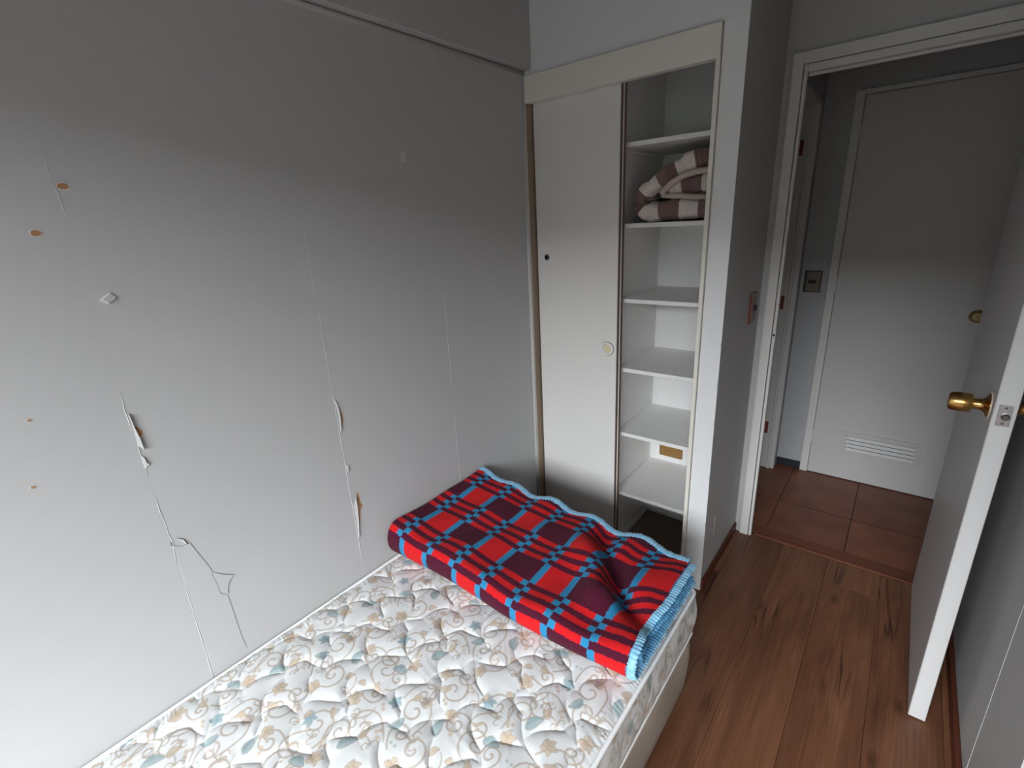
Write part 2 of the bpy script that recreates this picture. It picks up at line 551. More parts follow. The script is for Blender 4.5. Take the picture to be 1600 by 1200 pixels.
ridge([(1.284, 1.19), (1.283, 0.98)], 0.0014)
ridge([(1.283, 0.90), (1.281, 0.62), (1.281, 0.50)], 0.0012)
# raised plates of cracked paint by the mattress
def flake(pts, th=0.0016, mat='wall'):
    return prism_yz('paint_flake', pts, -0.0004, th, mat, wl)
flake([(0.258, 0.855), (0.272, 0.845), (0.293, 0.842), (0.300, 0.815), (0.312, 0.775), (0.322, 0.735), (0.320, 0.715), (0.325, 0.69), (0.326, 0.655), (0.341, 0.637), (0.343, 0.60), (0.344, 0.55), (0.346, 0.49), (0.350, 0.44), (0.30, 0.43), (0.258, 0.43), (0.257, 0.60), (0.258, 0.74)], 0.0013)
flake([(0.326, 0.725), (0.345, 0.706), (0.369, 0.689), (0.352, 0.672), (0.346, 0.655), (0.344, 0.640), (0.328, 0.662), (0.327, 0.69), (0.323, 0.712)], 0.0022)
def flap(base, lifted, lift, inner='plaster', patch=None):
    """torn paint curling off the wall: a thin curved strip hinged along base."""
    bm = bmesh.new()
    rows = []
    for s in range(5):
        t = s / 4
        row = []
        for (by, bz), (ly, lz) in zip(base, lifted):
            row.append((0.0004 + 0.62 * lift * t ** 1.8, by + (ly - by) * 0.8 * t, bz + (lz - bz) * t))
        rows.append(row)
    F = [[bm.verts.new((x + 0.0007, y, z)) for x, y, z in r] for r in rows]
    B = [[bm.verts.new((x, y, z)) for x, y, z in r] for r in rows]
    n = len(base)
    for i in range(4):
        for j in range(n - 1):
            bm.faces.new((F[i][j], F[i + 1][j], F[i + 1][j + 1], F[i][j + 1]))
            bm.faces.new((B[i][j], B[i][j + 1], B[i + 1][j + 1], B[i + 1][j]))
    for j in range(n - 1):
        bm.faces.new((F[4][j], B[4][j], B[4][j + 1], F[4][j + 1]))
        bm.faces.new((F[0][j], F[0][j + 1], B[0][j + 1], B[0][j]))
    o = link('paint_flap', fin(bm, 'paint_flap'), 'wall', wl, smooth=True)
    if patch:
        prism_yz('bare_patch', patch, -0.0002, 0.0006, inner, wl)
    return o
flap([(0.2525, 1.225), (0.2525, 1.195), (0.2525, 1.165), (0.2525, 1.14)], [(0.2535, 1.22), (0.256, 1.19), (0.262, 1.155), (0.264, 1.128)], 0.010, patch=[(0.2535, 1.192), (0.262, 1.186), (0.268, 1.176), (0.268, 1.166), (0.260, 1.160), (0.2535, 1.16)])
flap([(0.2525, 1.115), (0.2525, 1.095), (0.2525, 1.08)], [(0.256, 1.11), (0.259, 1.094), (0.2645, 1.09)], 0.006)
flap([(0.256, 0.87), (0.257, 0.86)], [(0.252, 0.862), (0.254, 0.852)], 0.004)
flap([(0.268, 0.872), (0.276, 0.858), (0.283, 0.845)], [(0.272, 0.870), (0.284, 0.860), (0.288, 0.842)], 0.004)
flap([(0.767, 1.095), (0.771, 1.06), (0.772, 1.03), (0.770, 0.985)], [(0.7725, 1.085), (0.779, 1.055), (0.779, 1.02), (0.774, 0.98)], 0.005, patch=[(0.777, 1.068), (0.782, 1.055), (0.7875, 1.03), (0.786, 1.012), (0.779, 0.995), (0.776, 1.01)])
flap([(0.768, 0.865), (0.768, 0.835)], [(0.776, 0.852), (0.774, 0.832)], 0.005)
flap([(0.768, 0.70), (0.772, 0.67), (0.770, 0.62), (0.767, 0.58)], [(0.790, 0.735), (0.786, 0.69), (0.779, 0.63), (0.770, 0.575)], 0.006, patch=[(0.788, 0.745), (0.796, 0.735), (0.797, 0.70), (0.804, 0.688), (0.792, 0.670), (0.784, 0.63), (0.778, 0.61), (0.782, 0.66), (0.786, 0.70)])
# chips that bare the plaster
for (y, z, a, b) in ((0.266, 1.716, 0.0095, 0.0060), (0.2015, 1.628, 0.0075, 0.0062), (0.093, 1.264, 0.0030, 0.0028), (0.061, 1.123, 0.0036, 0.0030)):
    def ring(k, jit):
        return [(y + a * k * math.cos(t) * random.uniform(1 - jit, 1 + jit), z + b * k * math.sin(t) * random.uniform(1 - jit, 1 + jit)) for t in [2 * math.pi * i / 12 for i in range(12)]]
    c = prism_yz('paint_chip', ring(1.35, 0.12), -0.0004, 0.0009, 'caulk', wl)
    prism_yz('bare_patch', ring(1.0, 0.1), 0.0, 0.0014, 'plaster', wl)
box('filler_patch', (-0.001, 0.0006, 1.150, 1.171, 1.808, 1.840), 'caulk', wl, 0.0005)
for (y, z) in ((1.204, 0.822), (1.216, 0.817)):
    lathe('nail_hole', [(-0.001, 0.0), (-0.001, 0.0022), (0.0006, 0.0018), (0.0006, 0.0)], (0, y, z), (1, 0, 0), 'dark', wl, 8)

# ---- ceiling beam with cove bead above the left wall
bmw = boxes('trim_2', [(-0.008, 0.036, REAR, 1.852, 2.185, CEIL)], 'wall', bev=0.002)
tag(bmw, 'shallow grey painted beam running along the top of the left wall', 'beam', kind='structure')
tube('cove_bead', [(0.0, REAR, 2.178), (0.0, 0.6, 2.177), (0.0, 1.838, 2.176)], 0.008, 'wall', bmw, 10)
tube('corner_bead', [(0.001, 1.832, 0.0), (0.001, 1.834, 1.0), (0.001, 1.832, 2.165)], 0.0075, 'caulk', wl, 10)

# ---- right wall
wr = boxes('wall_right', [(ROOM_R + 0.008, ROOM_R + 0.10, NOOK, 2.45, -0.02, CEIL), (ROOM_R + 0.10, ROOM_E + 0.1, NOOK, NOOK + 0.1, -0.02, CEIL)], 'wall', bev=0)
tag(wr, 'grey painted panel wall behind the open bedroom door', 'wall', kind='structure')
pr = [NOOK, 1.485, 2.0, 2.41]
for k in range(3):
    box('wall_panel', (ROOM_R, ROOM_R + 0.008, pr[k], pr[k + 1], 0.0, CEIL), 'wall', wr, 0)
tube('seam_ridge', [(ROOM_R, 1.485 + random.uniform(-.001, .001), 0.05 + 0.05 * i) for i in range(46)], 0.0013, 'caulk', wr, 6, radfn=lambda i: 0.6 + 0.4 * abs(math.sin(i * 1.3)))
bb = boxes('baseboard_right', [(ROOM_R - 0.014, ROOM_R, NOOK, 2.398, 0.0, 0.052)], 'base_wood', bev=0.003, seg=2)
tag(bb, 'dark reddish wooden baseboard along the right wall behind the door', 'baseboard', kind='structure')

# ---- rear wall with the window the daylight comes through
x0, x1, z0, z1 = WIN
wb = boxes('wall_rear', [(-0.1, x0, REAR - 0.14, REAR, -0.02, CEIL), (x1, ROOM_E + 0.1, REAR - 0.14, REAR, -0.02, CEIL), (x0, x1, REAR - 0.14, REAR, -0.02, z0), (x0, x1, REAR - 0.14, REAR, z1, CEIL)], 'wall', bev=0)
tag(wb, 'pale grey window wall facing the closet', 'wall', kind='structure')
wn = boxes('window_1', [(x0, x0 + 0.04, REAR - 0.12, REAR - 0.07, z0, z1), (x1 - 0.04, x1, REAR - 0.12, REAR - 0.07, z0, z1), (x0, x1, REAR - 0.12, REAR - 0.07, z0, z0 + 0.04), (x0, x1, REAR - 0.12, REAR - 0.07, z1 - 0.04, z1)], 'window', bev=0.003)
tag(wn, 'white framed window in the wall opposite the closet', 'window', kind='structure')
box('mullion', ((x0 + x1) / 2 - 0.02, (x0 + x1) / 2 + 0.02, REAR - 0.115, REAR - 0.075, z0 + 0.04, z1 - 0.04), 'window', wn, 0.003)
gr = boxes('ground', [(-90, 90, -120, 60, -7.2, -7.0)], 'ground', bev=0)
tag(gr, 'dark paved ground outside below the window', 'ground', kind='structure')

fb = boxes('sky_blocker', [(-40, 45, -34, -26, -7.0, 6.6)], 'blocker_dark', bev=0)  # unseen block added to hide the low sky from the window
tag(fb, 'unseen dark block added outside the window to cut off the low sky', 'sky_blocker', kind='structure')
# ---- ceilings
we = boxes('wall_right_far', [(ROOM_E, ROOM_E + 0.1, REAR - 0.14, NOOK + 0.05, -0.02, CEIL)], 'wall', bev=0)
tag(we, 'grey side wall of the wider part of the room beside the window', 'wall', kind='structure')
ce = boxes('ceiling', [(-0.1, ROOM_E + 0.1, REAR - 0.14, 2.48, CEIL, CEIL + 0.1)], 'ceiling', bev=0)
tag(ce, 'pale bedroom ceiling above the bed', 'ceiling', kind='structure')
ch = boxes('ceiling_hall', [(-0.7, 2.4, 2.425, 3.45, 2.30, 2.40)], 'ceiling', bev=0)
tag(ch, 'pale hall ceiling beyond the bedroom doorway', 'ceiling', kind='structure')

# ---- wall round the closet: face above it, stile, side wall
wc = boxes('wall_closet', [(-0.008, 0.866, 1.857, 1.90, 2.166, CEIL), (0.7915, 0.866, 1.857, 1.90, 0.0, 2.166), (0.826, 0.866, 1.90, 2.41, 0.0, CEIL), (-0.008, 0.83, 2.398, 2.44, -0.02, CEIL)], 'wall', bev=0)
tag(wc, 'pale grey wall above and beside the built-in closet with worn corner', 'wall', kind='structure')
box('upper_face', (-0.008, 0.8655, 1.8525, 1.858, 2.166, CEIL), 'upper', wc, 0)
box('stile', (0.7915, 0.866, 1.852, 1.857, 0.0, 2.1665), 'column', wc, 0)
bcl = boxes('baseboard_closet', [(0.866, 0.876, 1.856, 2.384, 0.0, 0.055)], 'base_wood', bev=0.003, seg=2)
tag(bcl, 'dark reddish baseboard along the closet side wall near the doorway', 'baseboard', kind='structure')
# paint chips on the worn corner
for (z, h) in ((0.95, 0.03), (0.80, 0.02), (0.55, 0.035), (0.33, 0.02), (0.27, 0.012), (1.12, 0.015)):
    boxes('paint_chip', [(0.8625, 0.8665, 1.8512, 1.856, z, z + h)], 'caulk', wc, bev=0.0008)
prism_yz('paint_chip', [(1.99, 0.26), (1.996, 0.30), (1.998, 0.25), (1.995, 0.21)], 0.8655, 0.8668, 'caulk', wc)

# ---- door wall and frame
DX0, DX1 = 0.947, 1.645
wd = boxes('wall_door', [(0.83, 0.925, 2.40, 2.428, -0.02, CEIL), (1.685, ROOM_R + 0.1, 2.40, 2.428, -0.02, CEIL), (0.925, 1.685, 2.40, 2.428, 2.115, CEIL)], 'wall', bev=0)
tag(wd, 'narrow grey wall around the bedroom doorway', 'wall', kind='structure')
fr = boxes('trim_3', [(0.8945, 0.9315, 2.386, 2.402, 0.0, 2.155), (1.6665, 1.705, 2.386, 2.402, 0.0, 2.155), (0.9315, 1.6665, 2.386, 2.402, 2.1165, 2.155)], 'trim', bev=0.002, seg=2)
tag(fr, 'white painted wooden door frame of the bedroom doorway', 'door frame', kind='structure')
boxes('outer_bead', [(0.8935, 0.898, 2.382, 2.39, 0.0, 2.1565), (0.8935, 1.706, 2.382, 2.39, 2.152, 2.1565)], 'trim', fr, 0.0015, 2)
boxes('jamb', [(0.9345, DX0, 2.389, 2.412, 0.0, 2.1135), (DX1, 1.664, 2.389, 2.430, 0.0, 2.1135), (DX0, DX1, 2.389, 2.430, 2.087, 2.1135)], 'trim', fr, 0.0025, 2)
boxes('door_stop', [(DX0, DX1, 2.418, 2.428, 2.077, 2.087)], 'trim', fr, 0.0015)
box('strike_plate', (DX0 - 0.0005, DX0 + 0.0015, 2.392, 2.410, 1.03, 1.09), 'steel', fr, 0.0004)
lathe('latch_hole', [(0, 0), (0, 0.005), (0.0012, 0.005), (0.0012, 0)], (0.941, 2.3885, 1.06), (0, -1, 0), 'black', fr, 14)

# ---- open bedroom door
LX0, LX1, LY0, LY1 = 1.598, 1.642, 1.672, 2.386
d1 = thing('door_1', 'open white bedroom door with brass knob standing before the right wall', 'door', (LX1, LY1, 0.0), 'structure')
box('leaf', (LX0, LX1, LY0 + 0.0012, LY1, 0.004, 2.083), 'door', d1, 0.0015)
box('leaf_edge', (LX0 + 0.0012, LX1 - 0.0012, LY0 - 0.0002, LY0 + 0.0022, 0.005, 2.082), 'door_edge', d1, 0.0008)
KY, KZ = 1.748, 1.065
rose = [(0, 0), (0, 0.034), (0.003, 0.034), (0.0055, 0.030), (0.009, 0.022), (0.014, 0.0165), (0.020, 0.0145), (0.034, 0.0145), (0.036, 0.0150), (0.036, 0.0245), (0.038, 0.0262), (0.060, 0.0268), (0.078, 0.0250), (0.083, 0.0225), (0.0845, 0.018), (0.0845, 0.0)]
kn = lathe('door_knob', rose, (LX0, KY, KZ), (-1, 0, 0), 'brass', d1, 48)
lathe('rose_rim', [(-0.0005, 0), (-0.0005, 0.0365), (0.0015, 0.0365), (0.0022, 0.034), (0.0022, 0)], (LX0, KY, KZ), (-1, 0, 0), 'cream', kn, 40)
lathe('door_knob', [(a * 0.8, b) for a, b in rose], (LX1, KY, KZ), (1, 0, 0), 'brass', d1, 40)
lp = box('latch_plate', (1.6065, 1.6335, LY0 - 0.0016, LY0 + 0.001, 1.037, 1.094), 'steel', d1, 0.0006)
lathe('latch_bolt', [(-0.002, 0), (-0.002, 0.0085), (0.007, 0.0085), (0.0095, 0.006), (0.0095, 0)], (1.622, LY0 - 0.001, 1.064), (0, -1, 0), 'steel_dark', lp, 20)
for z in (1.045, 1.087):
    lathe('screw', [(0, 0), (0, 0.0032), (0.0008, 0.0028), (0.0011, 0)], (1.620, LY0 - 0.0016, z), (0, -1, 0), 'steel_dark', lp, 12)
for z in (0.25, 1.05, 1.85):
    lathe('hinge', [(0, 0), (0, 0.006), (0.09, 0.006), (0.09, 0)], (LX1 + 0.001, LY1 - 0.006, z), (0, 0, 1), 'hinge', d1, 14)

# ---- hall walls
wh = boxes('wall_hall_far', [(-0.7, 2.4, 3.300, 3.40, -0.02, 2.32)], 'wall_hall', bev=0)
tag(wh, 'dim pale hall wall around the white vented door', 'wall', kind='structure')
boxes('baseboard_strip', [(0.886, 1.021, 3.288, 3.300, 0.0, 0.050)], 'base_black', wh, 0.002)
wx = boxes('wall_hall_left', [(0.80, 0.884, 3.222, 3.302, -0.02, 2.32), (0.80, 0.884, 2.428, 3.222, 2.115, 2.32)], 'wall_hall', bev=0.001)
tag(wx, 'narrow hall wall end with side doorway beyond the bedroom door frame', 'wall', kind='structure')
wx2 = boxes('wall_side_room', [(-0.75, -0.65, 2.40, 3.40, -0.02, 2.32)], 'wall_hall', bev=0)
tag(wx2, 'unlit wall of the side room off the hall', 'wall', kind='structure')
wx3 = boxes('wall_hall_right', [(2.35, 2.45, 2.40, 3.40, -0.02, 2.32), (1.80, 2.4, 2.40, 2.428, -0.02, 2.32)], 'wall_hall', bev=0)
tag(wx3, 'hall end wall hidden behind the open bedroom door', 'wall', kind='structure')
wx4 = boxes('wall_side_room_near', [(-0.7, -0.008, 2.40, 2.48, -0.02, 2.32)], 'wall_hall', bev=0)
tag(wx4, 'unlit near wall of the side room behind the closet', 'wall', kind='structure')
j3 = boxes('trim_4', [(0.785, 0.886, 3.203, 3.222, 0.0, 2.115), (0.785, 0.886, 2.50, 3.203, 2.095, 2.115), (0.845, 0.861, 3.190, 3.203, 0.0, 2.095)], 'trim', bev=0.0015)
tag(j3, 'white jamb with copper hinges at the hall side doorway', 'door frame', kind='structure')
for z in (0.24, 1.035, 1.86):
    boxes('hinge', [(0.809, 0.827, 3.2005, 3.2035, z, z + 0.078)], 'hinge', j3, bev=0.0008)

# ---- hall door with its frame, vent and lock
f2 = boxes('trim_5', [(1.021, 1.062, 3.281, 3.302, 0.0, 2.142), (1.062, 1.83, 3.281, 3.302, 2.119, 2.142), (1.775, 1.815, 3.281, 3.302, 0.0, 2.119)], 'trim', bev=0.003, seg=2)
tag(f2, 'white frame around the vented hall door', 'door frame', kind='structure')
d2 = thing('door_2', 'closed white hall door with low louvred vent and brass lock', 'door', (1.42, 3.29, 0.0), 'structure')
box('leaf', (1.065, 1.772, 3.287, 3.2998, 0.006, 2.1155), 'door', d2, 0.0015)
for z in (0.21, 1.13, 1.90):
    lathe('hinge', [(0, 0), (0, 0.0045), (0.085, 0.0045), (0.085, 0)], (1.0635, 3.283, z), (0, 0, 1), 'trim', d2, 10)
va, vb, vc, vd = 1.217, 1.580, 0.172, 0.316
vent = boxes('vent', [(va, va + 0.019, 3.281, 3.2875, vc, vd), (vb - 0.019, vb, 3.281, 3.2875, vc, vd), (va + 0.019, vb - 0.019, 3.281, 3.2875, vc, vc + 0.024), (va + 0.019, vb - 0.019, 3.281, 3.2875, vd - 0.024, vd)], 'door', d2, 0.0008)
boxes('vent_lip', [(va + 0.017, va + 0.021, 3.278, 3.284, vc + 0.022, vd - 0.022), (vb - 0.021, vb - 0.017, 3.278, 3.284, vc + 0.022, vd - 0.022), (va + 0.017, vb - 0.017, 3.278, 3.284, vc + 0.022, vc + 0.026), (va + 0.017, vb - 0.017, 3.278, 3.284, vd - 0.026, vd - 0.022)], 'door', vent, 0.0005)
box('vent_back', (va + 0.019, vb - 0.019, 3.2855, 3.288, vc + 0.024, vd - 0.024), 'dark', vent, 0)  # dark sheet painting the shade between the slats
for i in range(4):
    zc = vc + 0.024 + 0.096 / 4 * (i + 0.42)
    prof = [(3.2790, zc - 0.0095), (3.2802, zc - 0.0100), (3.2862, zc + 0.0075), (3.2850, zc + 0.0085)]
    bm = bmesh.new()
    A = [bm.verts.new((va + 0.020, y, z)) for y, z in prof]
    B = [bm.verts.new((vb - 0.020, y, z)) for y, z in prof]
    bm.faces.new(A); bm.faces.new(B)
    for q in range(4): bm.faces.new((A[q], A[(q + 1) % 4], B[(q + 1) % 4], B[q]))
    link('slat', fin(bm, 'slat'), 'door', vent)
lk = lathe('lock', [(0, 0), (0, 0.033), (0.004, 0.032), (0.010, 0.024), (0.016, 0.021), (0.018, 0.0195), (0.018, 0.015), (0.0155, 0.0145), (0.0155, 0.0)], (1.672, 3.287, 1.041), (0, -1, 0), 'brass_old', d2, 32)
lathe('lock_plug', [(0, 0), (0, 0.0105), (0.003, 0.0105), (0.003, 0)], (1.672, 3.2715, 1.041), (0, -1, 0), 'brass_old', lk, 24)
box('keyway', (1.6705, 1.6735, 3.2680, 3.2695, 1.033, 1.049), 'black', lk, 0.0002)

# ================================================================ BUILT-IN CLOSET
cl = thing('closet', 'built-in white closet with one side open onto shelves', 'closet', (0.40, 1.95, 0.0))
box('header', (0.0, 0.7885, 1.838, 1.872, 2.066, 2.1655), 'cream', cl, 0.0012)
box('jamb', (0.0, 0.0085, 1.838, 1.95, 0.0, 2.066), 'cream', cl, 0.001)
box('jamb_liner', (0.0085, 0.0125, 1.8395, 1.945, 0.0, 2.066), 'jamb_wood', cl, 0.0008)
box('jamb', (0.7755, 0.7895, 1.838, 1.905, 0.0, 2.066), 'cream', cl, 0.0012)
for z in (0.42, 0.9, 1.25, 1.62):
    lathe('nail_head', [(0, 0), (0, 0.002), (0.0006, 0.0018), (0.0006, 0)], (0.0125, 1.865, z), (1, 0, 0), 'caulk', cl, 8)
box('back_panel', (0.012, 0.826, 2.379, 2.397, 0.0, 2.36), 'closet_in', cl, 0)
box('partition', (0.374, 0.392, 1.948, 2.379, 0.0, 2.36), 'closet_in', cl, 0.001)
box('side_panel', (0.818, 0.8258, 1.905, 2.379, 0.0, 2.36), 'closet_in', cl, 0)
box('closet_floor', (0.012, 0.818, 1.95, 2.379, 0.0, 0.012), 'closet_floor', cl, 0.0005)
box('closet_top', (0.012, 0.818, 1.905, 2.379, 2.34, 2.36), 'closet_in', cl, 0)
for z in (1.876, 1.571, 1.261, 0.947, 0.629, 0.307):
    box('shelf', (0.3925, 0.8175, 1.950, 2.3785, z - 0.018, z), 'closet_in', cl, 0.002, 2)
for z in (1.876, 1.571, 1.261, 0.947, 0.629, 0.307):
    box('shelf_cleat', (0.3925, 0.402, 1.97, 2.370, z - 0.034, z - 0.0185), 'closet_in', cl, 0.001)
boxes('floor_cleat', [(0.392, 0.818, 2.300, 2.379, 0.012, 0.030), (0.392, 0.818, 2.312, 2.379, 0.033, 0.052)], 'closet_in', cl, 0.002)
box('side_cleat', (0.392, 0.4245, 1.955, 2.300, 0.012, 0.030), 'closet_in', cl, 0.002)
box('bottom_track', (0.0125, 0.7755, 1.872, 1.925, 0.0, 0.045), 'cream', cl, 0.001)
box('top_track', (0.0125, 0.7755, 1.873, 1.93, 2.094, 2.12), 'cream', cl, 0.001)
# hole cut in the back panel, bare board showing
def rrect(a, b, c, d, r, n=5):
    P = []
    for (cx, cz, s) in ((b - r, d - r, 0), (a + r, d - r, 90), (a + r, c + r, 180), (b - r, c + r, 270)):
        for i in range(n + 1):
            t = math.radians(s + 90 * i / n)
            P.append((cx + r * math.cos(t), cz + r * math.sin(t)))
    return P
prism_xz('hole_rim', rrect(0.443, 0.579, 0.334, 0.4075, 0.010), 2.3765, 2.3795, 'closet', cl)
prism_xz('cutout', rrect(0.447, 0.575, 0.338, 0.4035, 0.008), 2.3758, 2.379, 'board', cl)

# two sliding doors, both pushed to the left
dA = box('sliding_door', (0.0195, 0.4245, 1.878, 1.896, 0.05, 2.09), 'closet', cl, 0.0012)
box('edge_strip', (0.4243, 0.4262, 1.8815, 1.896, 0.051, 2.089), 'chipboard', dA, 0.0003)
dB = box('sliding_door', (0.0235, 0.4285, 1.903, 1.921, 0.05, 2.09), 'closet', cl, 0.0012)
box('edge_strip', (0.4283, 0.4300, 1.9035, 1.9205, 0.051, 2.089), 'chipboard', dB, 0.0003)
lkc = lathe('lock', [(-0.001, 0), (-0.001, 0.0135), (0.002, 0.0135), (0.003, 0.012), (0.003, 0.0095), (0.0012, 0.0092), (0.0012, 0)], (0.072, 1.878, 1.441), (0, -1, 0), 'steel_dark', dA, 24)
lathe('lock_hole', [(0, 0), (0, 0.0072), (0.0022, 0.0072), (0.0022, 0)], (0.0685, 1.877, 1.4405), (0, -1, 0), 'black', lkc, 16)
fp = lathe('finger_pull', [(-0.001, 0), (-0.001, 0.030), (0.0030, 0.031), (0.0062, 0.0295), (0.0075, 0.0255), (0.0065, 0.0210), (0.0003, 0.0190), (0.0003, 0.0)], (0.381, 1.878, 1.049), (0, -1, 0), 'foam', dA, 40)
lathe('shadow_disc', [(-0.0005, 0), (-0.0005, 0.0325), (0.0004, 0.0325), (0.0004, 0)], (0.381, 1.878, 1.049), (0, -1, 0), 'chipboard', fp, 40)  # dark disc standing in for the shadow line round the pull
lathe('pull_dish', [(0.0, 0), (0.0, 0.0192), (0.0010, 0.0188), (0.0010, 0)], (0.381, 1.878, 1.049), (0, -1, 0), 'pull_dish', fp, 32)

# ================================================================ SWITCHES
sw = thing('light_switch', 'bronze light switch plate on the closet side wall by the doorway', 'light switch', (0.866, 2.257, 1.135))
box('rim', (0.866, 0.8735, 2.217, 2.297, 1.134, 1.265), 'hinge', sw, 0.003, 2)
box('plate', (0.8725, 0.8757, 2.2225, 2.2985, 1.1365, 1.2665), 'switch_bronze', sw, 0.001)
box('rocker', (0.8742, 0.8835, 2.262, 2.284, 1.187, 1.208), 'black', sw, 0.003, 2)
s2 = thing('light_switch', 'taupe switch plate with black rocker on the hall wall', 'light switch', (0.945, 3.30, 1.127))
box('rim', (0.902, 0.988, 3.2945, 3.300, 1.127, 1.250), 'switch_frame', s2, 0.002, 2)
box('plate', (0.912, 0.983, 3.2915, 3.296, 1.131, 1.246), 'switch_grey', s2, 0.002, 2)
box('rocker', (0.924, 0.962, 3.287, 3.2925, 1.179, 1.198), 'black', s2, 0.002, 2)

# ================================================================ ADHESIVE PAD
ap = thing('adhesive_pad', 'small white square adhesive pad stuck diagonally on the left wall', 'adhesive pad', (0.0, 0.281, 1.476))
def diamond(k, x0, x1, name, mat, par):
    c = (0.281, 1.487)
    pts = [(c[0] - 0.0135 * k, c[1] - 0.001 * k), (c[0] - 0.002 * k, c[1] - 0.0115 * k), (c[0] + 0.014 * k, c[1] + 0.0 * k), (c[0] + 0.006 * k, c[1] + 0.0115 * k)]
    return prism_yz(name, pts, x0, x1, mat, par)
diamond(1.0, -0.0005, 0.0048, 'pad', 'foam', ap)
diamond(0.74, 0.0046, 0.0056, 'pad_face', 'wall', ap)

# ================================================================ BED
# ---- floral print as a repeating raster, 1 mm steps
def make_print():
    TX, TY = 340, 310
    X, Y = np.meshgrid(np.arange(TX) + 0.5, np.arange(TY) + 0.5, indexing='ij')
    img = np.empty((TX, TY, 3))
    img[:] = (0.625, 0.635, 0.635)
    lin = lambda *c: np.array(srgb(*c)[:3])
    VINE, TAN, TAUPE, TEAL, PEACH = lin(172, 160, 148), lin(184, 167, 146), lin(152, 141, 132), lin(128, 152, 155), lin(196, 176, 152)
    def local(ax, ay, rot):
        dx = (X - ax + TX / 2) % TX - TX / 2
        dy = (Y - ay + TY / 2) % TY - TY / 2
        c, s = math.cos(rot), math.sin(rot)
        return dx * c + dy * s, -dx * s + dy * c
    def put(mask, col, al=1.0):
        m = np.clip(mask, 0, 1)[..., None] * al
        img[:] = img * (1 - m) + col * m
    def stroke(lx, ly, pts, w0, w1, col, al=0.9):
        pts = np.array(pts)
        best = np.full(lx.shape, 1e9)
        n = len(pts)
        for i, (px, py) in enumerate(pts):
            w = w0 + (w1 - w0) * i / n
            best = np.minimum(best, np.hypot(lx - px, ly - py) - w)
        put(0.5 - best, col, al)
    def dense(pts, step=1.0):
        out = []
        for (a, b), (c, d) in zip(pts, pts[1:]):
            n = max(1, int(math.hypot(c - a, d - b) / step))
            out += [(a + (c - a) * i / n, b + (d - b) * i / n) for i in range(n)]
        return out + [pts[-1]]
    def scroll(ax, ay, rot, R, turns=1.35, flip=1, col=VINE, w=2.8):
        lx, ly = local(ax, ay, rot)
        ly = ly * flip
        pts = []
        for i in range(70):
            t = i / 69
            r = R * (1 - t) ** 1.1 + R * 0.13
            a = t * turns * 2 * math.pi
            pts.append((r * math.cos(a) - R, r * math.sin(a)))
        tail = [(pts[0][0] + (-0.35 * R) * s * s, -R * 1.5 * s) for s in np.linspace(1, 0, 14)]
        stroke(lx, ly, dense(tail + pts), w * 0.8, w, col)
    def fern(ax, ay, rot, k=1.0, flip=1):
        lx, ly = local(ax, ay, rot)
        ly = ly * flip
        for (L, b, cu) in ((62, 0.0, 0.6), (46, 0.5, 1.6), (40, -0.45, -1.5), (30, 0.95, 2.4)):
            pts = []
            x = y = 0.0
            a = b
            for i in range(40):
                pts.append((x * k, y * k))
                x += L / 40 * math.cos(a); y += L / 40 * math.sin(a)
                a += cu / 40 * (1 + i / 12)
            stroke(lx, ly, dense(pts), 2.6 * k, 1.5 * k, VINE)
    def leafmask(lx, ly, L, W, bend=0.0):
        t = np.clip(lx / L, 0, 1)
        yy = ly - bend * np.sin(t * math.pi) * L
        half = W * np.sin(math.pi * t ** 0.8) ** 0.8
        inside = (lx > 0) & (lx < L)
        return np.where(inside, half - np.abs(yy), -5), yy
    def leaf(ax, ay, rot, L, W, col, vein=TAUPE, bend=0.12, hatch=False):
        lx, ly = local(ax, ay, rot)
        m, yy = leafmask(lx, ly, L, W, bend)
        put(m, col, 0.85)
        put(np.where(m > -1, 1.3 - np.abs(np.abs(m) - 0.6), -5), vein, 0.65)
        put(np.where(m > 0, 0.9 - np.abs(yy), -5), vein, 0.6)
        if hatch:
            h = np.sin((lx + np.abs(yy) * 0.9) * 1.5)
            put(np.where(m > 1.0, h * 0.9, -1), np.array((0.56, 0.61, 0.61)), 0.6)
            put(np.where((m > 1.0) & (yy > 0), 0.6, -1), lin(108, 138, 142), 0.5)
    def berry(ax, ay, r, col=TAN):
        lx, ly = local(ax, ay, 0)
        d = np.hypot(lx, ly)
        put(r - d, col, 0.85)
        put(0.8 - np.abs(d - r), TAUPE, 0.5)
    def flower(ax, ay, rot, k=1.0, col=TAN):
        for a, L, W in ((0.0, 30, 9), (0.8, 26, 8), (-0.85, 27, 8), (1.9, 18, 6), (-2.0, 18, 6)):
            leaf(ax, ay, rot + a, L * k, W * k, col if abs(a) < 1 else PEACH, TAUPE, 0.15)
    R = math.radians
    scroll(70, 60, R(20), 36); scroll(70, 60, R(200), 30, flip=-1)
    scroll(232, 44, R(120), 40, flip=-1); scroll(300, 120, R(300), 34)
    scroll(150, 150, R(70), 42); scroll(40, 215, R(250), 38, flip=-1)
    scroll(250, 225, R(10), 40); scroll(170, 275, R(160), 33, flip=-1)
    scroll(120, 240, R(330), 24); scroll(320, 285, R(95), 28)
    scroll(205, 145, R(210), 26, flip=-1); scroll(10, 300, R(150), 30); scroll(275, 70, R(30), 24, flip=-1); scroll(95, 165, R(280), 22)
    fern(330, 20, R(120), 0.9); fern(140, 130, R(260), 0.8); fern(60, 20, R(200), 0.8, -1)
    fern(100, 110, R(35)); fern(272, 166, R(200), 1.0, -1); fern(20, 140, R(80), 0.9); fern(205, 300, R(300), 0.9, -1)
    fern(190, 95, R(150), 0.8)
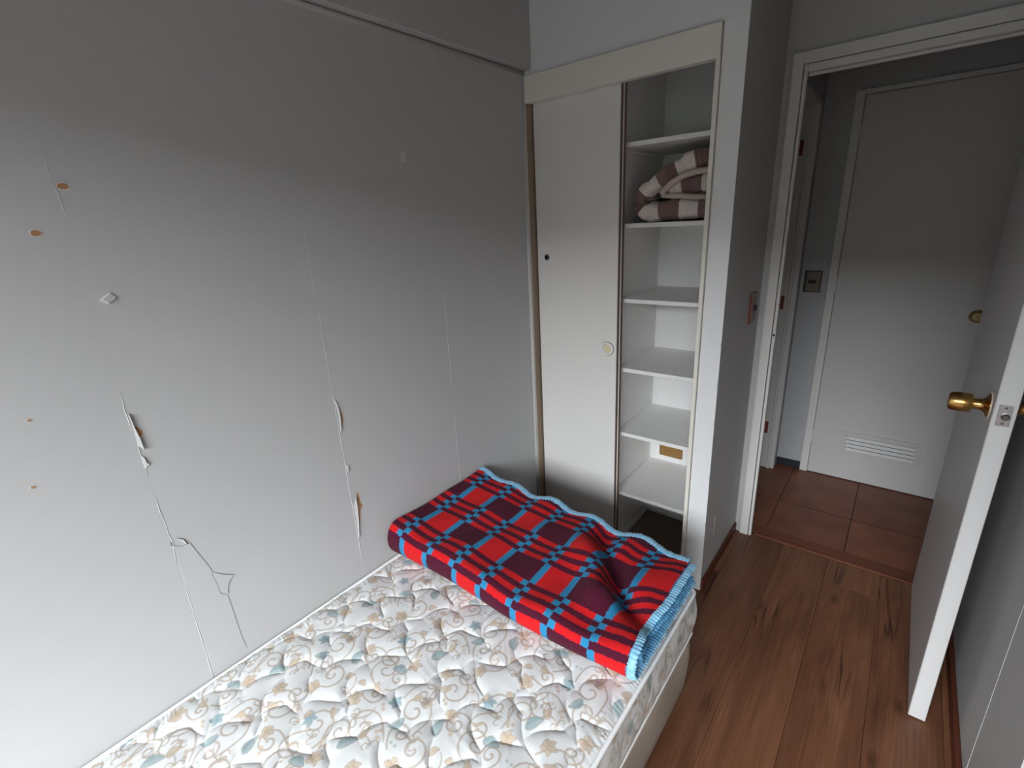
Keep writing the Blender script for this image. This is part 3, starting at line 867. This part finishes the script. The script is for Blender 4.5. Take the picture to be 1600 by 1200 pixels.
    leaf(128, 42, R(60), 52, 14, TEAL, hatch=True); leaf(300, 205, R(110), 50, 14, TEAL, hatch=True)
    leaf(62, 268, R(15), 46, 13, TEAL, hatch=True); leaf(205, 190, R(240), 44, 12, TEAL, hatch=True)
    for a in (0, 1.2, 2.4, 3.7, 5.0):
        leaf(10, 40, R(40) + a, 22, 6, lin(124, 152, 160), TEAL, 0.1, True)
        leaf(150, 205, R(10) + a, 20, 6, lin(124, 152, 160), TEAL, 0.1, True)
    flower(200, 30, R(70), 1.0); flower(60, 150, R(200), 1.1); flower(262, 100, R(320), 1.0); flower(110, 300, R(100), 1.0, PEACH); flower(290, 262, R(30), 0.9)
    flower(225, 250, R(150), 0.8, TAUPE)
    for (a, b, r, L) in ((160, 90, 100, 34), (30, 95, 320, 30), (245, 10, 200, 34), (320, 165, 60, 30), (90, 195, 140, 32), (185, 235, 45, 30), (335, 60, 250, 28), (20, 180, 10, 26)):
        leaf(a, b, R(r), L, L * 0.3, TAN, TAUPE, 0.18)
    for (a, b) in ((175, 125), (186, 118), (180, 135), (90, 20), (98, 30), (84, 32), (285, 30), (296, 38), (285, 45), (130, 180), (140, 172), (330, 230), (322, 240), (250, 285), (261, 280), (20, 285), (32, 292)):
        berry(a, b, 5.2, TAN if (a + b) % 2 else PEACH)
    for (a, b) in ((226, 130), (240, 130), (48, 100), (48, 114), (140, 265), (154, 265)):
        berry(a, b, 3.6, lin(150, 170, 170))
    return img
PRINT = make_print()

def sample_print(px, py):
    T = PRINT
    a = (px * 1000.0) % T.shape[0] - 0.5
    b = (py * 1000.0) % T.shape[1] - 0.5
    i0 = np.floor(a).astype(int); j0 = np.floor(b).astype(int)
    fa = (a - i0)[:, None]; fb = (b - j0)[:, None]
    i1 = (i0 + 1) % T.shape[0]; j1 = (j0 + 1) % T.shape[1]
    i0 %= T.shape[0]; j0 %= T.shape[1]
    return (T[i0, j0] * (1 - fa) * (1 - fb) + T[i1, j0] * fa * (1 - fb) + T[i0, j1] * (1 - fa) * fb + T[i1, j1] * fa * fb)

def paint_print(me, cols):
    at = me.color_attributes.new('print', 'FLOAT_COLOR', 'POINT')
    c = np.concatenate([cols, np.ones((len(cols), 1))], 1).astype(np.float32)
    at.data.foreach_set('color', c.ravel())

BX0, BX1, BY0, BY1, BZ = 0.008, 0.985, -0.53, 1.372, 0.404
def quilt(x, y):
    """height of the puffed cells between the stitched scallops, in metres"""
    P = 0.150
    sc = lambda t, p: np.abs(np.sin(np.pi * t / p)) - 0.6
    u = x + 0.030 * sc(y + 0.25 * x, 0.104) + 0.010 * np.sin(2 * np.pi * y / 0.41 + x * 5)
    v = y + 0.030 * sc(x - 0.2 * y + 0.03, 0.112) + 0.010 * np.sin(2 * np.pi * x / 0.37 + y * 4)
    a = (u + 0.82 * v) / P
    b = (u - 0.82 * v) / P
    da = np.abs(a - np.round(a)) * P / 1.29
    db = np.abs(b - np.round(b)) * P / 1.29
    f = lambda d: 0.30 * (1 - np.exp(-d / 0.003)) + 0.70 * (1 - np.exp(-(d / 0.020) ** 1.3))
    return 0.0088 * f(da) * f(db)

mt = thing('mattress', 'white quilted single mattress with beige and teal floral print', 'mattress', ((BX0 + BX1) / 2, (BY0 + BY1) / 2, 0.235))
xs = np.linspace(BX0, BX1, 545)
ys = np.concatenate([np.arange(BY0, -0.16, 0.012), np.arange(-0.16, 1.0, 0.0019), np.arange(1.0, BY1, 0.012), [BY1]])
gx, gy = np.meshgrid(xs, ys, indexing='ij')
gx, gy = gx.ravel(), gy.ravel()
edge = np.minimum(np.minimum(gx - BX0, BX1 - gx), np.minimum(gy - BY0, BY1 - gy))
soft = np.clip(edge / 0.05, 0, 1)
soft = soft * soft * (3 - 2 * soft)
gz = BZ + 0.007 * np.clip(edge / 0.03, 0, 1) ** 0.6 + quilt(gx, gy) * (0.25 + 0.75 * soft)
gz += (1 - np.clip(edge / 0.055, 0, 1)) * 0.0007 * (0.6 + 0.4 * np.sin(gy * 61)) * np.sin(2 * np.pi * (gy + 0.25 * gx) / 0.0125 + 3.0 * np.sin(gy * 40) + 1.5 * np.sin(gy * 97))
gz += 0.004 * np.sin(gx * 5.2 + 1) * np.sin(gy * 3.7)
# gathers that run across the weave inside the cells
gz += 0.00022 * np.sin(2 * np.pi * (gx * 0.55 + gy * 0.83) / 0.027 + 5 * np.sin(gx * 31) + 4 * np.sin(gy * 23 + gx * 9)) * soft * (0.5 + 0.5 * np.sin(gx * 47 + gy * 35))
me = grid_mesh('top_panel', np.stack([gx, gy, gz], 1), len(xs), len(ys))
paint_print(me, sample_print(gx, gy))
link('top_panel', me, 'ticking', mt, smooth=True)

def rounded_loop(x0, x1, y0, y1, r, step=0.006):
    P = []
    def seg(a, b):
        n = max(2, int(math.hypot(b[0] - a[0], b[1] - a[1]) / step))
        for i in range(n): P.append((a[0] + (b[0] - a[0]) * i / n, a[1] + (b[1] - a[1]) * i / n))
    def arc(cx, cy, s):
        n = max(3, int(r * 1.57 / step))
        for i in range(n):
            t = math.radians(s + 90 * i / n)
            P.append((cx + r * math.cos(t), cy + r * math.sin(t)))
    seg((x1, y0 + r), (x1, y1 - r)); arc(x1 - r, y1 - r, 0)
    seg((x1 - r, y1), (x0 + r, y1)); arc(x0 + r, y1 - r, 90)
    seg((x0, y1 - r), (x0, y0 + r)); arc(x0 + r, y0 + r, 180)
    seg((x0 + r, y0), (x1 - r, y0)); arc(x1 - r, y0 + r, 270)
    return P
loop = rounded_loop(BX0 + 0.002, BX1, BY0, BY1, 0.022)
tube('piping', [(x, y, BZ + 0.004) for x, y in loop], 0.0062, 'piping', mt, 10, closed=True)
tube('piping', [(x, y, 0.242) for x, y in loop], 0.006, 'piping', mt, 10, closed=True)
L = np.array(loop)
nL = len(L)
tang = np.roll(L, -1, 0) - np.roll(L, 1, 0)
nrm = np.stack([tang[:, 1], -tang[:, 0]], 1) / np.linalg.norm(tang, axis=1)[:, None]
arc_s = np.concatenate([[0], np.cumsum(np.linalg.norm(np.diff(L, axis=0), axis=1))])
NV = 34
tt = np.linspace(0, 1, NV)
zz = 0.240 + (BZ + 0.004 - 0.240) * tt
sv, zv = np.meshgrid(arc_s, zz, indexing='ij')
bulge = 0.010 * np.sin(np.pi * tt)[None, :] * np.ones_like(sv) + quilt(sv * 1.0, zv * 1.0) * 0.55 * np.sin(np.pi * tt)[None, :] ** 0.5
on_wall = (L[:, 0] < 0.05)[:, None]
bulge = np.where(on_wall, bulge * 0.2, bulge)
co = np.empty((nL, NV, 3))
co[..., 0] = L[:, None, 0] + nrm[:, None, 0] * bulge
co[..., 1] = L[:, None, 1] + nrm[:, None, 1] * bulge
co[..., 2] = zv
co = np.concatenate([co, co[:1]], 0)
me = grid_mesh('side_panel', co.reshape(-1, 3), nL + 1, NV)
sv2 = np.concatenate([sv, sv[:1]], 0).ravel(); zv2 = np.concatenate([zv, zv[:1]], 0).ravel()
paint_print(me, sample_print(sv2, zv2) * np.array((0.80, 0.77, 0.73)))  # side print multiplied darker, its shading put into the colour
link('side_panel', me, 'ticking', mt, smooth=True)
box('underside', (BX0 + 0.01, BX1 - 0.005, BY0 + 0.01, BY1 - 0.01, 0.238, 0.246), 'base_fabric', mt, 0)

bs = thing('bed_base', 'beige fabric covered bed base under the floral mattress', 'bed base', ((BX0 + BX1) / 2, (BY0 + BY1) / 2, 0.0))
loop2 = rounded_loop(BX0 + 0.004, BX1 - 0.004, BY0 + 0.004, BY1 - 0.004, 0.03, 0.012)
L2 = np.array(loop2)
n2 = len(L2)
tg = np.roll(L2, -1, 0) - np.roll(L2, 1, 0)
nm = np.stack([tg[:, 1], -tg[:, 0]], 1) / np.linalg.norm(tg, axis=1)[:, None]
prof = [(-0.030, 0.003), (-0.006, 0.003), (0.0, 0.010), (0.004, 0.05), (0.007, 0.12), (0.006, 0.19), (0.002, 0.222), (-0.008, 0.234), (-0.03, 0.236)]
s2a = np.concatenate([[0], np.cumsum(np.linalg.norm(np.diff(L2, axis=0), axis=1))])
co = []
for i in range(n2 + 1):
    k = i % n2
    for (o_, z_) in prof:
        wv = 0.003 * math.sin(s2a[k] * 23 + z_ * 20) * (1 if 0.02 < z_ < 0.21 else 0)
        o2 = (o_ + wv) * (0.2 if L2[k, 0] < 0.05 and o_ > 0 else 1)
        co.append((L2[k, 0] + nm[k, 0] * o2, L2[k, 1] + nm[k, 1] * o2, z_))
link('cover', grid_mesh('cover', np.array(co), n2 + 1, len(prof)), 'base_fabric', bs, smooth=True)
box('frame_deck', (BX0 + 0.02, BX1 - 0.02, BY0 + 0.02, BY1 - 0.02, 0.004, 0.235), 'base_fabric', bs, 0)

# ================================================================ FOLDED PLAID BLANKET
def fold_sheet(x0, x1, inset, thick_top, zb0, nu=170, noise=1.0):
    """one U-folded sheet: far edge (top) -> near fold -> far edge (bottom). Returns grid, uv."""
    us = np.linspace(0, 1, nu)
    y_far = 1.388 - inset * 0.6
    nt, nf_, nb = 100, 26, 60
    rows = []
    for u in us:
        x = x0 + (x1 - x0) * u
        T = (0.112 - 0.040 * u ** 0.8) * thick_top              # height of the folded stack at this x
        yn = 0.878 + inset + 0.010 * math.sin(u * 7) + 0.028 * u  # nearest reach of the fold
        r = T / 2
        yc = yn + r * 0.75
        yf = y_far - 0.016 * max(0.0, (u - 0.8) / 0.2) ** 2 + noise * 0.005 * math.sin(u * 31 + 1)
        zb = zb0
        pts = []
        for i in range(nt):
            t = i / nt
            pts.append((yf + (yc - yf) * t, zb + T, 1.0))
        for i in range(nf_):
            a = math.pi * i / nf_
            pts.append((yc - 0.75 * r * math.sin(a), zb + r + r * math.cos(a), 1 - i / nf_))
        for i in range(nb + 1):
            t = i / nb
            pts.append((yc + (yf - yc) * t, zb, 0.0))
        rows.append((x, pts))
    m = len(rows[0][1])
    co = np.array([[(x, p[0], p[1]) for p in pts] for x, pts in rows])
    top = np.array([[p[2] for p in pts] for x, pts in rows])
    X, Y = co[..., 0], co[..., 1]
    # wrinkles of the upper face
    A, B = np.array((0.585, 1.345)), np.array((0.815, 1.085))
    dvec = (B - A) / np.linalg.norm(B - A)
    nv = np.array((-dvec[1], dvec[0]))                      # points to +x,+y side
    s = ((X - A[0]) * dvec[0] + (Y - A[1]) * dvec[1]) / np.linalg.norm(B - A)
    d = (X - A[0]) * nv[0] + (Y - A[1]) * nv[1]
    env = np.clip((s + 0.05) / 0.5, 0, 1) * np.clip((1.30 - s) / 0.28, 0, 1)
    env = env * env * (3 - 2 * env)
    h = env * (0.034 * np.exp(-((d + 0.030) / 0.055) ** 2) - 0.026 * np.exp(-((d - 0.045) / 0.034) ** 2))
    # furrow on to the right edge
    A2, B2 = np.array((0.82, 1.13)), np.array((1.0, 1.035))
    d2 = (B2 - A2) / np.linalg.norm(B2 - A2); n2_ = np.array((-d2[1], d2[0]))
    s2 = ((X - A2[0]) * d2[0] + (Y - A2[1]) * d2[1]) / np.linalg.norm(B2 - A2)
    e2 = (X - A2[0]) * n2_[0] + (Y - A2[1]) * n2_[1]
    h += np.clip((s2 + 0.4) / 0.5, 0, 1) * (-0.020 * np.exp(-(e2 / 0.035) ** 2) + 0.010 * np.exp(-((e2 + 0.09) / 0.05) ** 2))
    far = np.clip((Y - 1.24) / 0.15, 0, 1)
    h += noise * (0.004 * np.sin(X * 17 + Y * 9) + 0.003 * np.sin(X * 29 - Y * 21 + 1) + far * 0.007 * np.sin(X * 34 + 0.7) - far * 0.010 * np.clip((X - 0.3) / 0.6, 0, 1))
    h -= 0.010 * np.exp(-((X - 0.25) / 0.14) ** 2) * np.exp(-((Y - 1.12) / 0.15) ** 2)
    h += 0.012 * np.exp(-(X / 0.10) ** 2)
    co[..., 2] += h * top
    # slight sideways shift of the right edge at the furrow
    co[..., 0] -= np.clip((X - 0.85) / 0.13, 0, 1) * top * 0.022 * np.exp(-((Y - 1.05) / 0.07) ** 2)
    seg = np.linalg.norm(np.diff(co[:, :, 1:], axis=1), axis=2)
    v = np.concatenate([np.zeros((nu, 1)), np.cumsum(seg, 1)], 1)
    v = v - (v[:, nt:nt + 1] - np.median(v[:, nt]))          # keep rows aligned at the fold
    uv = np.stack([X, v], -1)
    return co, uv, nt, nf_, nb

bk = thing('folded_blanket', 'folded red maroon and blue plaid wool blanket across the foot of the mattress', 'blanket', (0.5, 1.13, 0.424))
def add_sheet(name, x0, x1, inset, tk, zb, noise, thickness, trim_far=True):
    co, uv, nt, nf_, nb = fold_sheet(x0, x1, inset, tk, zb, noise=noise)
    nu, nv = co.shape[:2]
    me = grid_mesh(name, co.reshape(-1, 3), nu, nv, uv.reshape(-1, 2))
    o = link(name, me, 'plaid', bk, smooth=True)
    sm = o.modifiers.new('thickness', 'SOLIDIFY')
    sm.thickness = thickness
    sm.offset = 0.0
    # satin binding round the right edge and the far edge
    def ribbon(path, upf, fl, nm='satin_binding'):
        P = [Vector(p) for p in path]
        D = [P[0]]
        for a, b in zip(P, P[1:]):
            n = max(1, int((b - a).length / 0.0022))
            for i in range(1, n + 1): D.append(a.lerp(b, i / n))
        ph = random.random() * 6
        rf = lambda i: 1.0 + 0.13 * math.sin(i * 1.45 + 1.6 * math.sin(i * 0.13 + ph)) + 0.06 * math.sin(i * 0.37 + ph)
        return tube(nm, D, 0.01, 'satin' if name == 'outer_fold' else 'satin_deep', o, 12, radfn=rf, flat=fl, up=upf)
    er = co[-1]
    ribbon([(p[0] + 0.008, p[1], p[2]) for p in er[0:nv:3]], lambda i: (1, 0.0, 0.2), (0.0062, 0.0150))
    ef = co[:, 0]
    if trim_far:
        ribbon([(p[0], p[1] + 0.006, p[2] + 0.001) for p in ef[0:nu:3]], lambda i: (0, 1, 0.1), (0.0065, 0.0185))
        eb = co[:, -1]
        ribbon([tuple(p) for p in eb[0:nu:3]], lambda i: (0, 1, 0.2), (0.006, 0.010))
    return o
Z0 = 0.4285
add_sheet('outer_fold', 0.012, 0.958, 0.0, 1.0, Z0 + 0.004, 1.0, 0.010)
add_sheet('inner_fold', 0.016, 0.944, 0.024, 0.62, Z0 + 0.016, 0.6, 0.010)
add_sheet('core_fold', 0.020, 0.960, 0.045, 0.24, Z0 + 0.030, 0.3, 0.010)

# ================================================================ ROLLED FLEECE ON THE SHELF
def smooth_path(pts, n=60):
    P = [Vector((p[0], 0, p[1])) for p in pts]
    P = [P[0] * 2 - P[1]] + P + [P[-1] * 2 - P[-2]]
    out = []
    for i in range(1, len(P) - 2):
        for k in range(n // (len(P) - 3)):
            t = k / (n // (len(P) - 3))
            a, b, c, d = P[i - 1], P[i], P[i + 1], P[i + 2]
            out.append(0.5 * ((2 * b) + (c - a) * t + (2 * a - 5 * b + 4 * c - d) * t * t + (3 * b - a - 3 * c + d) * t ** 3))
    out.append(P[-2])
    return out
def slab_sweep(name, pts, half, y0, y1, mat, parent, s0=0.0, v0=0.0, n=72, bulge=0.0):
    C = smooth_path(pts, n)
    seg = 28
    co, uv = [], []
    s = s0
    N = len(C)
    for i, c in enumerate(C):
        t = (C[min(i + 1, N - 1)] - C[max(i - 1, 0)]).normalized()
        nn = Vector((-t.z, 0, t.x))
        if i: s += (C[i] - C[i - 1]).length
        e = min(i, N - 1 - i) / 5.0
        cap = math.sqrt(max(0.04, 1 - (1 - min(1, e)) ** 2))
        hf = (half(i / (N - 1)) if callable(half) else half) * cap
        hf *= 1 + 0.10 * math.sin(i * 0.55) + 0.07 * math.sin(i * 1.27 + 1)
        D = (y1 - y0) / 2
        for k in range(seg):
            a = 2 * math.pi * k / seg
            ca, sa = math.cos(a), math.sin(a)
            px = math.copysign(abs(ca) ** 0.45, ca) * hf
            py = math.copysign(abs(sa) ** 0.28, sa) * D
            p = c + nn * px
            co.append((p.x, (y0 + y1) / 2 + py + 0.006 * math.sin(i * 0.47 + 2), p.z))
            uv.append((s, v0 + py + D - 0.10 * (1 if sa < 0 and abs(ca) < 0.9 else 1)))
    me = grid_mesh(name, np.array(co), N, seg, np.array(uv), closed_v=True)
    bm = bmesh.new(); bm.from_mesh(me)
    bm.verts.ensure_lookup_table()
    bm.faces.new([bm.verts[k] for k in range(seg)]); bm.faces.new([bm.verts[(N - 1) * seg + k] for k in range(seg)][::-1])
    bmesh.ops.recalc_face_normals(bm, faces=bm.faces)
    bm.to_mesh(me); bm.free()
    return link(name, me, mat, parent, smooth=True)
rb = thing('rolled_blanket', 'rolled brown and cream checked fleece blanket on the upper closet shelf', 'blanket', (0.6, 2.12, 1.571))
slab_sweep('outer_roll', [(0.79, 1.617), (0.70, 1.615), (0.60, 1.618), (0.52, 1.608), (0.475, 1.618), (0.457, 1.655), (0.478, 1.692), (0.53, 1.722), (0.60, 1.757), (0.67, 1.785), (0.74, 1.796), (0.795, 1.790)], lambda t: 0.040 - 0.012 * math.sin(math.pi * min(1, max(0, (t - 0.3) / 0.4))) if t < 0.7 else 0.040 - 0.002 * (t - 0.7), 1.978, 2.33, 'fleece', rb, 0.098, 0.0, 96)
ir = slab_sweep('inner_roll', [(0.575, 1.679), (0.63, 1.698), (0.70, 1.706), (0.79, 1.704)], lambda t: 0.027 + 0.013 * t, 1.984, 2.32, 'fleece', rb, 0.045, 0.0, 48)
hem = [(0.562, 1.972, 1.676), (0.575, 1.970, 1.694), (0.605, 1.968, 1.717), (0.645, 1.967, 1.735), (0.690, 1.967, 1.745), (0.74, 1.968, 1.747), (0.79, 1.970, 1.746)]
tube('hem', hem, 0.012, 'fleece_hem', ir, 12)
tube('hem', [(0.562, 1.974, 1.672), (0.60, 1.972, 1.666), (0.64, 1.972, 1.664), (0.68, 1.974, 1.658), (0.74, 1.976, 1.655)], 0.010, 'fleece_hem', ir, 12)
